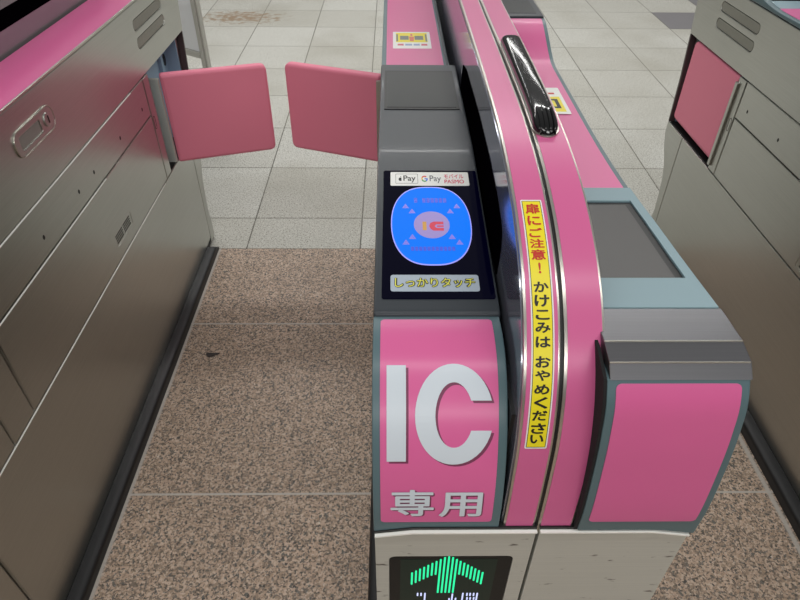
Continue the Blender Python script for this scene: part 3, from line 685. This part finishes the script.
# ---- left deck behind the reader
deck = sheet('left_deck', [[(1.118, .846), (1.118, .858), (1.60, .858), (1.95, .855), (1.96, .846)]], 0, .127, lambda a, b, c: (LX0+c, a, b), TEAL, root, .0015)
dm = lambda a, b, c: (a, b, .858+c)
sheet('pink_deck', [rrect(-.0105, 1.121, .0975, 1.66, .001)], -.0003, .0009, dm, PINK, deck, .0002)
sheet('deck_rail', [rrect(.1015, 1.121, .106, 1.90, .001)], 0, .003, dm, DARK, deck, .0005)
a_ = [on(2, .859, *q_) for q_ in ((393, 32), (430, 32), (431, 49), (393, 48))]
def deck_sticker(parent, x0, y0, x1, y1, mp, dd, wide=True):
    st = sheet('warning_sticker', [rrect(x0, y0, x1, y1, .002)], dd, dd+.0003, mp, STW, parent, 0); w = x1-x0; h_ = y1-y0; e_ = dd+.0003
    Y = lambda t: y0+h_*t; X = lambda t: x0+w*t
    sheet('yellow_field', [[(X(.08), Y(.36)), (X(.92), Y(.36)), (X(.92), Y(.93)), (X(.08), Y(.93))]], e_, e_+.0001, mp, STY, st, 0)
    e_ += .0001
    g = mat('grey_ink_pale', (120, 124, 120))
    for s_ in (0, 1):
        f = (lambda t: t) if s_ == 0 else (lambda t: 1-t)
        A, B = sorted((f(.09), f(.135))); sheet('gate_pictogram', [[(X(A), Y(.40)), (X(B), Y(.40)), (X(B), Y(.84)), (X(A), Y(.84))]], e_, e_+.0001, mp, INKB if not wide else g, st, 0)
        A, B = sorted((f(.19), f(.42))); sheet('flap_pictogram', [[(X(A), Y(.50)), (X(B), Y(.50)), (X(B), Y(.74)), (X(A), Y(.74))]], e_, e_+.0001, mp, g if wide else INKB, st, 0)
    sheet('person_pictogram', [circ(X(.5), Y(.80), w*.035, h_*.07, 12), [(X(.45), Y(.42)), (X(.55), Y(.42)), (X(.57), Y(.70)), (X(.43), Y(.70))]], e_, e_+.0001, mp, mat('salmon_ink', (220, 120, 100)), st, 0)
    for a, b2 in ((.12, .28), (.32, .5), (.54, .7), (.74, .9)):
        sheet('caption', [[(X(a), Y(.16)), (X(b2), Y(.16)), (X(b2), Y(.26)), (X(a), Y(.26))]], e_, e_+.0001, mp, mat('red_ink2', (210, 110, 120)) if a in (.12, .74) else mat('blue_ink2', (160, 170, 200)), st, 0)
    return st
deck_sticker(deck, min(a_[0].x, a_[3].x), (a_[2].y+a_[3].y)/2, (a_[1].x+a_[2].x)/2, (a_[0].y+a_[1].y)/2, dm, .0009)
# matching sticker on the right deck, seen from the other end (turned half round)
dmr = lambda a, b, c: (.238+.293-a, 2.045-b, .8555+c)
rs = sheet('warning_sticker', [rrect(.213, .963, .2905, 1.076, .002)], .0008, .0011, lambda a, b, c: (a, b, .8555+c), STW, body, 0)
m_ = lambda a, b, c: (a, b, .8555+c)
sheet('yellow_field', [[(.218, .972), (.2845, .972), (.2845, 1.035), (.218, 1.035)]], .0011, .0012, m_, STY, rs, 0)
sheet('gate_pictogram', [[(.262, .986), (.279, .986), (.279, 1.025), (.255, 1.025), (.255, 1.020), (.273, 1.018), (.273, .993), (.262, .993)], [(.252, .998), (.266, .998), (.266, 1.015), (.252, 1.015)]], .0012, .0013, m_, INKB, rs, 0)
sheet('caption', [rrect(.264, 1.046, .279, 1.053, .001)], .0011, .0012, m_, INKR, rs, 0)

# ---- warning sticker down the left fin half
fin = K['fin_l']; mpF = FIN.mp(lean)
t1 = FIN.hit(531, 200.5); t0 = FIN.hit(534, 448)
def finx(v, u): return FIN.hit(u, v)[0]
xs0 = (finx(300, 527.6)+finx(440, 523.8)+finx(215, 523))/3; xs1 = (finx(300, 550.5)+finx(440, 545.2)+finx(215, 545.5))/3
ws = sheet('caution_sticker', [rrect(xs0, t0[1], xs1, t1[1], .0015)], .0006, .0009, mpF, STW, fin, .0001, step=.010)
sheet('black_rule', [rrect(xs0+.0013, t0[1]+.0016, xs1-.0013, t1[1]-.0016, .0006)], .0009, .00098, mpF, INKB, ws, 0, step=.010)
sheet('yellow_field', [rrect(xs0+.0019, t0[1]+.0023, xs1-.0019, t1[1]-.0023, .0004)], .00098, .00106, mpF, STY, ws, 0, step=.010)
xc = (xs0+xs1)/2; hw = .0068
chars = [('扉', 204.5, 214.5), ('に', 216.5, 226), ('ご', 228.5, 238), ('注', 239.5, 248.5), ('意', 250, 260.5), ('!', 263, 274),
         ('か', 282, 292.5), ('け', 295, 307), ('こ', 310, 320), ('み', 322.5, 333), ('は', 336.5, 347.5),
         ('お', 356, 367.5), ('や', 370, 380.5), ('め', 384, 394), ('く', 396.5, 408), ('だ', 410, 420), ('さ', 422.5, 433), ('い', 434, 442.5)]
def slack(v):
    return FIN.hit(540, v)[1]
red = []; blk = []
for i, (c_, v0, v1) in enumerate(chars):
    w_ = hw*(.16 if c_ == '!' else .93 if c_ in 'にごこくい' else 1)
    bmx = text_bm(c_, (xc-w_, slack(v1), xc+w_, slack(v0)), .00106, .0012, .030)
    (red if i < 6 else blk).append(bmx)
for L_, m in ((red, INKR), (blk, INKB)):
    bm = merge(L_); cut(bm, .010); warp(bm, mpF); from_bm('lettering', bm, m, ws, 0, recalc=False)

# ---- long gloss black sensor cover on the right fin half
bm = bmesh.new()
Y0, Y1 = .634, .938; cxm = .1700; wv = .0142; nseg = 40; rings = []
for i in range(nseg+1):
    t = i/nseg; y = Y0+(Y1-Y0)*t
    e0 = min(1, (y-Y0)/.045); e1 = min(1, (Y1-y)/.022)
    wd = math.sqrt(max(0, 1-(1-min(1, (y-Y0)/.022))**2))*math.sqrt(max(0, 1-(1-min(1, (Y1-y)/.014))**2))
    hh = (1-(1-e0)**2)**.5*(1-(1-e1)**2)**.5
    wd = max(wd, .05); hh = max(hh, .02)
    zb = FIN.at(FIN.s_of_y(y))[0].y
    ring = []
    for kx in range(13):
        a = math.pi*kx/12; ring.append(bm.verts.new((cxm-math.copysign(abs(math.cos(a))**.6, math.cos(a))*wv*wd, y, zb+.001+.0145*hh*abs(math.sin(a))**.6)))
    rings.append(ring)
for a, b_ in zip(rings, rings[1:]):
    for j in range(12): bm.faces.new((a[j], a[j+1], b_[j+1], b_[j]))
    bm.faces.new((a[12], a[0], b_[0], b_[12]))
bm.faces.new(rings[0]); bm.faces.new(rings[-1][::-1])
finr = K['fin_r']
sc = from_bm('sensor_cover', bm, GLOSS, finr, 60)
bl = [(cxm+(wv+.0012)*math.cos(a), 0) for a in (0,)]
outl = []
for i in range(25):
    a = math.pi+math.pi*i/24; outl.append((cxm+(wv+.0013)*math.cos(a), Y0+.022+.0235*math.sin(a)))
for i in range(25):
    a = math.pi*i/24; outl.append((cxm+(wv+.0013)*math.cos(a), Y1-.012+.0145*math.sin(a)))
sheet('cover_base', [outl], 0, .0022, lambda a, b, c: (a, b, FIN.at(FIN.s_of_y(b))[0].y+.0004+c), TRIM, sc, .0006, step=.02)
for j in range(4):
    xr = cxm-.0078+.0052*j
    bm = bmesh.new(); pr = []
    for i in range(13):
        t = i/12; y = Y0+.002+.038*t; hh = (1-(1-min(1, (y-Y0)/.045))**2)**.5
        zb = FIN.at(FIN.s_of_y(y))[0].y; pr.append((y, zb+.0012+.0150*hh))
    A = []
    for y, z in pr: A.append([bm.verts.new((xr-.0010, y, z-.003)), bm.verts.new((xr-.0007, y, z+.0010)), bm.verts.new((xr+.0007, y, z+.0010)), bm.verts.new((xr+.0010, y, z-.003))])
    for p_, q_ in zip(A, A[1:]):
        for n_ in range(3): bm.faces.new((p_[n_], p_[n_+1], q_[n_+1], q_[n_]))
    bm.faces.new(A[0]); bm.faces.new(A[-1][::-1])
    from_bm('grip_rib', bm, GLOSS, sc, 60)

# ---- LED sign in the front plate
fp = K['fp-1']
yl = .3500
ms = lambda a, b, c: (a, yl-c, b)
led = sheet('arrow_sign', [rpoly([(-.0025, .30), (.133, .30), (.133, .612, .008), (-.0025, .612, .008)], .004)], 0, .0035, ms, mat('sign_bezel', (26, 27, 26), .45, spec=.2), fp, .0006)
sheet('sign_display', [[(.0095, .31), (.117, .31), (.117, .606), (.0095, .606)]], .0035, .0038, ms, mat('sign_glass', (22, 34, 30), .35, spec=.2, emit=(10, 60, 40), estr=.08), led, 0)
GE = mat('green_led', (20, 160, 100), .4, emit=(28, 240, 165), estr=1.0)
WE = mat('white_led', (160, 170, 200), .4, emit=(200, 208, 255), estr=.95)
yp = yl-.0038
def lp(zx, zy): return on(1, yp, 380+zx/5.714, 540+zy/5.714)
xL = lp(182, 220).x; xRr = lp(580, 220).x; ztop = lp(405, 93).z; wz0 = lp(182, 185).z; wz1 = lp(182, 252).z; cz = lp(375, 300).z
strips = []
for i in range(19):
    x = xL+(xRr-xL)*i/18; d_ = abs(i-9)
    zt = ztop-(ztop-wz0)*max(0, d_-.6)/8.4; zl = zt-(wz0-wz1)*1.02
    if d_ <= 2: zl = cz
    if d_ == 3: zl = zt-(wz0-wz1)*1.1
    strips.append(rrect(x-.00105, zl, x+.00105, zt, .001, 3))
sheet('led_arrow', strips, 0, .0004, lambda a, b, c: (a, yp-c, b), GE, led, 0)
ws_ = []
# lit characters below the arrow; the frame shows their upper edge
for (zx, a, b_) in ((215, 302, 318), (235, 302, 318), (257, 302, 345), (257, 352, 400), (395, 332, 400), (414, 306, 400), (432, 330, 400), (474, 302, 400), (498, 302, 318), (516, 302, 318), (536, 302, 318), (556, 302, 400), (498, 326, 340), (516, 326, 340), (536, 326, 340), (498, 350, 362), (516, 350, 362), (536, 350, 362)):
    p_ = lp(zx, a); q_ = lp(zx, b_); ws_.append(rrect(p_.x-.0009, q_.z, p_.x+.0009, p_.z, .0008, 3))
sheet('led_characters', ws_, 0, .0004, lambda a, b, c: (a, yp-c, b), WE, led, 0)

# ---- the middle gate's flap, swung out to the left
FRZ0, FRZ1 = .427, .674
FZ0, FZ1 = .390, .650
fl1 = flap(root, (-.028, 1.712), (-.305, 1.814), FZ0, FZ1, XL, -1)
box('flap_bracket', -.043, -.024, 1.688, 1.70, .415, .64, STEEL, fl1, .001)

# ================================================================== left gate
DL = -.95
rl, KL, XLl, XRl = gate('left ticket gate of brushed steel with its flap swung out and a flush lock', DL, ch=False)
dz = .848
ld = sheet('pink_deck_base', [[(.375, .846), (.39, dz), (1.93, dz), (1.95, .846)]], 0, .1125, lambda a, b, c: (XRl-.1135+c, a, b), TRIM, rl, .0015)
sheet('pink_deck', [rrect(XRl-.112, .42, XRl-.0045, 1.95, .001)], -.0003, .0008, lambda a, b, c: (a, b, dz+c), PINK, ld, .0002)
sheet('deck_edge', [rrect(XRl-.0040, .40, XRl+.0002, 1.99, .001)], -.003, .0015, lambda a, b, c: (a, b, dz+c), TRIM, ld, .0006)
sheet('left_deck', [[(.36, .846), (1.93, .856), (2.0, .846)]], 0, .129, lambda a, b, c: (XLl+c, a, b), TEAL, rl, .0015)
fcl = sheet('front_cover', [[(.345, .6685), (.349, .82), (.37, .86), (.40, .86), (.40, .6685)]], 0, .1205, lambda a, b, c: (XRl-.1205+c, a, b), TEAL, rl, .0015)
sheet('pink_sheet', [rrect(XRl-.112, .684, XRl-.0085, .815, .005)], -.0003, .0007, lambda a, b, c: (a, .345+(b-.664)*.0256-c, b), PINK, fcl, .0002)
for dxx, rt_, fk in ((DL, rl, KL),):
    sheet('arrow_sign', [rpoly([(dxx-.0025, .30), (dxx+.133, .30), (dxx+.133, .612, .008), (dxx-.0025, .612, .008)], .004)], 0, .0035, ms, mat('sign_bezel', (26, 27, 26)), fk['fp-1'], .0006)
flL = flap(rl, (-.638, 1.712), (-.361, 1.800), FZ0, FZ1, XRl, 1)
hb = box('flap_bracket', -.684, -.6365, 1.690, 1.702, .395, .642, ALU, flL, .0012)

# ================================================================== right gate
DR = .936
rr_, KR, XLr, XRr_ = gate('right ticket gate with its pink flap folded flat into the side', DR, slot_y=1.03, s3=.411)
RD = Prof([(.486, .858), (1.45, .858), (1.60, .858), (1.64, .862), (1.70, .874), (1.78, .890), (1.82, .894), (1.93, .893)], True)
pts = RD.sub(0, RD.s[-1])
rd = sheet('left_deck', [pts+[(1.99, .87), (2.0, .846), (.486, .846)]], 0, .127, lambda a, b, c: (XLr+c, a, b), TEAL, rr_, .004)
sB = RD.s_of_y(1.585)
sheet('pink_deck', [rrect(XLr+.012, .02, XLr+.118, sB, .001)], -.0003, .0009, RD.mp(), PINK, rd, .0002, step=.02)
sheet('pale_surround', [rrect(XLr+.012, sB+.001, XLr+.118, RD.s_of_y(1.635), .001)], -.0003, .0009, RD.mp(), TEAL_LIT, rd, .0002, step=.02)
sheet('screen', [rrect(XLr+.016, RD.s_of_y(1.64), XLr+.114, RD.s_of_y(1.75), .001)], -.0003, .0012, RD.mp(), GLOSS, rd, .0002, step=.02)
sheet('front_cover', [lo+[(.486, .78), (.40, .66)]], 0, .1295, lambda a, b, c: (XLr+c, a, b), TEAL, rr_, .0015)
sheet('right_deck', [[(.37, .846), (.40, .853), (1.93, .853), (2.0, .846)]], 0, .113, lambda a, b, c: (XRr_-.113+c, a, b), TEAL, rr_, .0015)
fR = flap(rr_, (.938, 1.636), (.938, 1.955), FRZ0, FRZ1, XLr, -1, .028)

# ================================================================== fence panel beyond the left gate
fo = thing('glazed_fence', 'white panelled metal fence standing behind the left ticket gate', 'fence', (-.765, 2.62, 0))
dirv = Vector((-.83, .56)).normalized()
def fm(a, b, c): # a along, b up, c towards viewer
    nx = Vector((-dirv.y, dirv.x)); nx = nx if nx.y < 0 else -nx
    return (dirv.x*a+nx.x*c, dirv.y*a+nx.y*c, b)
sheet('post', [rrect(0, 0, .022, 1.15, .002)], -.010, .010, fm, ALU, fo, .002)
sheet('post_cover', [rrect(-.010, .002, -.001, 1.14, .002)], -.012, .006, fm, ALU, fo, .002)
sheet('bottom_rail', [rrect(.023, .385, 1.1, .41, .002)], -.012, .012, fm, ALU, fo, .002)
sheet('top_rail', [rrect(.023, 1.10, 1.1, 1.13, .002)], -.012, .012, fm, ALU, fo, .002)
sheet('white_panel', [rrect(.023, .411, 1.1, 1.099, .001)], -.004, .004, fm, mat('white_board', (240, 244, 246), .35), fo, .0005)
sheet('post', [rrect(1.101, 0, 1.131, 1.15, .002)], -.02, .02, fm, ALU, fo, .002)

# small scrap lying on the granite
bm = bmesh.new(); P = []
for i in range(14):
    a = 2*math.pi*i/14; r_ = 1+.3*math.sin(3*a+1)
    P.append((-.516+.018*r_*math.cos(a), 1.281+.0075*r_*math.sin(a)+.15*(.018*math.cos(a))))
so_ = sheet('paper_scrap', [P], .0002, .0022, lambda a, b, c: (a, b, c), mat('dark_scrap', (52, 46, 44), .7), None, .0005)
so_['label'] = 'small dark scrap lying on the brown granite floor'; so_['category'] = 'litter'

# ------------------------------------------------------------------ light
def area(name, loc, sx, sy, power, col=(1, 1, 1), rot=(0, 0, 0)):
    l = bpy.data.lights.new(name, 'AREA'); l.shape = 'RECTANGLE'; l.size = sx; l.size_y = sy; l.energy = power; l.color = col
    o = bpy.data.objects.new(name, l); COL.objects.link(o); o.location = loc; o.rotation_euler = rot; return o
for y, p in ((-3.1, 112), (0.0, 32), (3.6, 72), (6.2, 52)):
    area('ceiling_light', (0.2, y, 2.9), 5.0, .14, p, (1, .985, .96))
w = bpy.data.worlds.new('station_hall'); S.world = w; w.use_nodes = True; nt = w.node_tree
bg = nt.nodes['Background']; tc = nt.nodes.new('ShaderNodeTexCoord'); sp = nt.nodes.new('ShaderNodeSeparateXYZ')
nt.links.new(tc.outputs['Generated'], sp.inputs[0])
cr = nt.nodes.new('ShaderNodeValToRGB'); e = cr.color_ramp.elements
e[0].position = .45; e[0].color = (.16, .15, .14, 1); e[1].position = .8; e[1].color = (.62, .62, .61, 1)
mr = nt.nodes.new('ShaderNodeMapRange'); mr.inputs[1].default_value = -1; mr.inputs[2].default_value = 1
nt.links.new(sp.outputs['Z'], mr.inputs[0]); nt.links.new(mr.outputs[0], cr.inputs[0]); nt.links.new(cr.outputs[0], bg.inputs[0])
bg.inputs[1].default_value = .55
vs = S.view_settings; vs.view_transform = 'Standard'; vs.look = 'None'; vs.gamma = 1; vs.use_curve_mapping = False; vs.exposure = 0
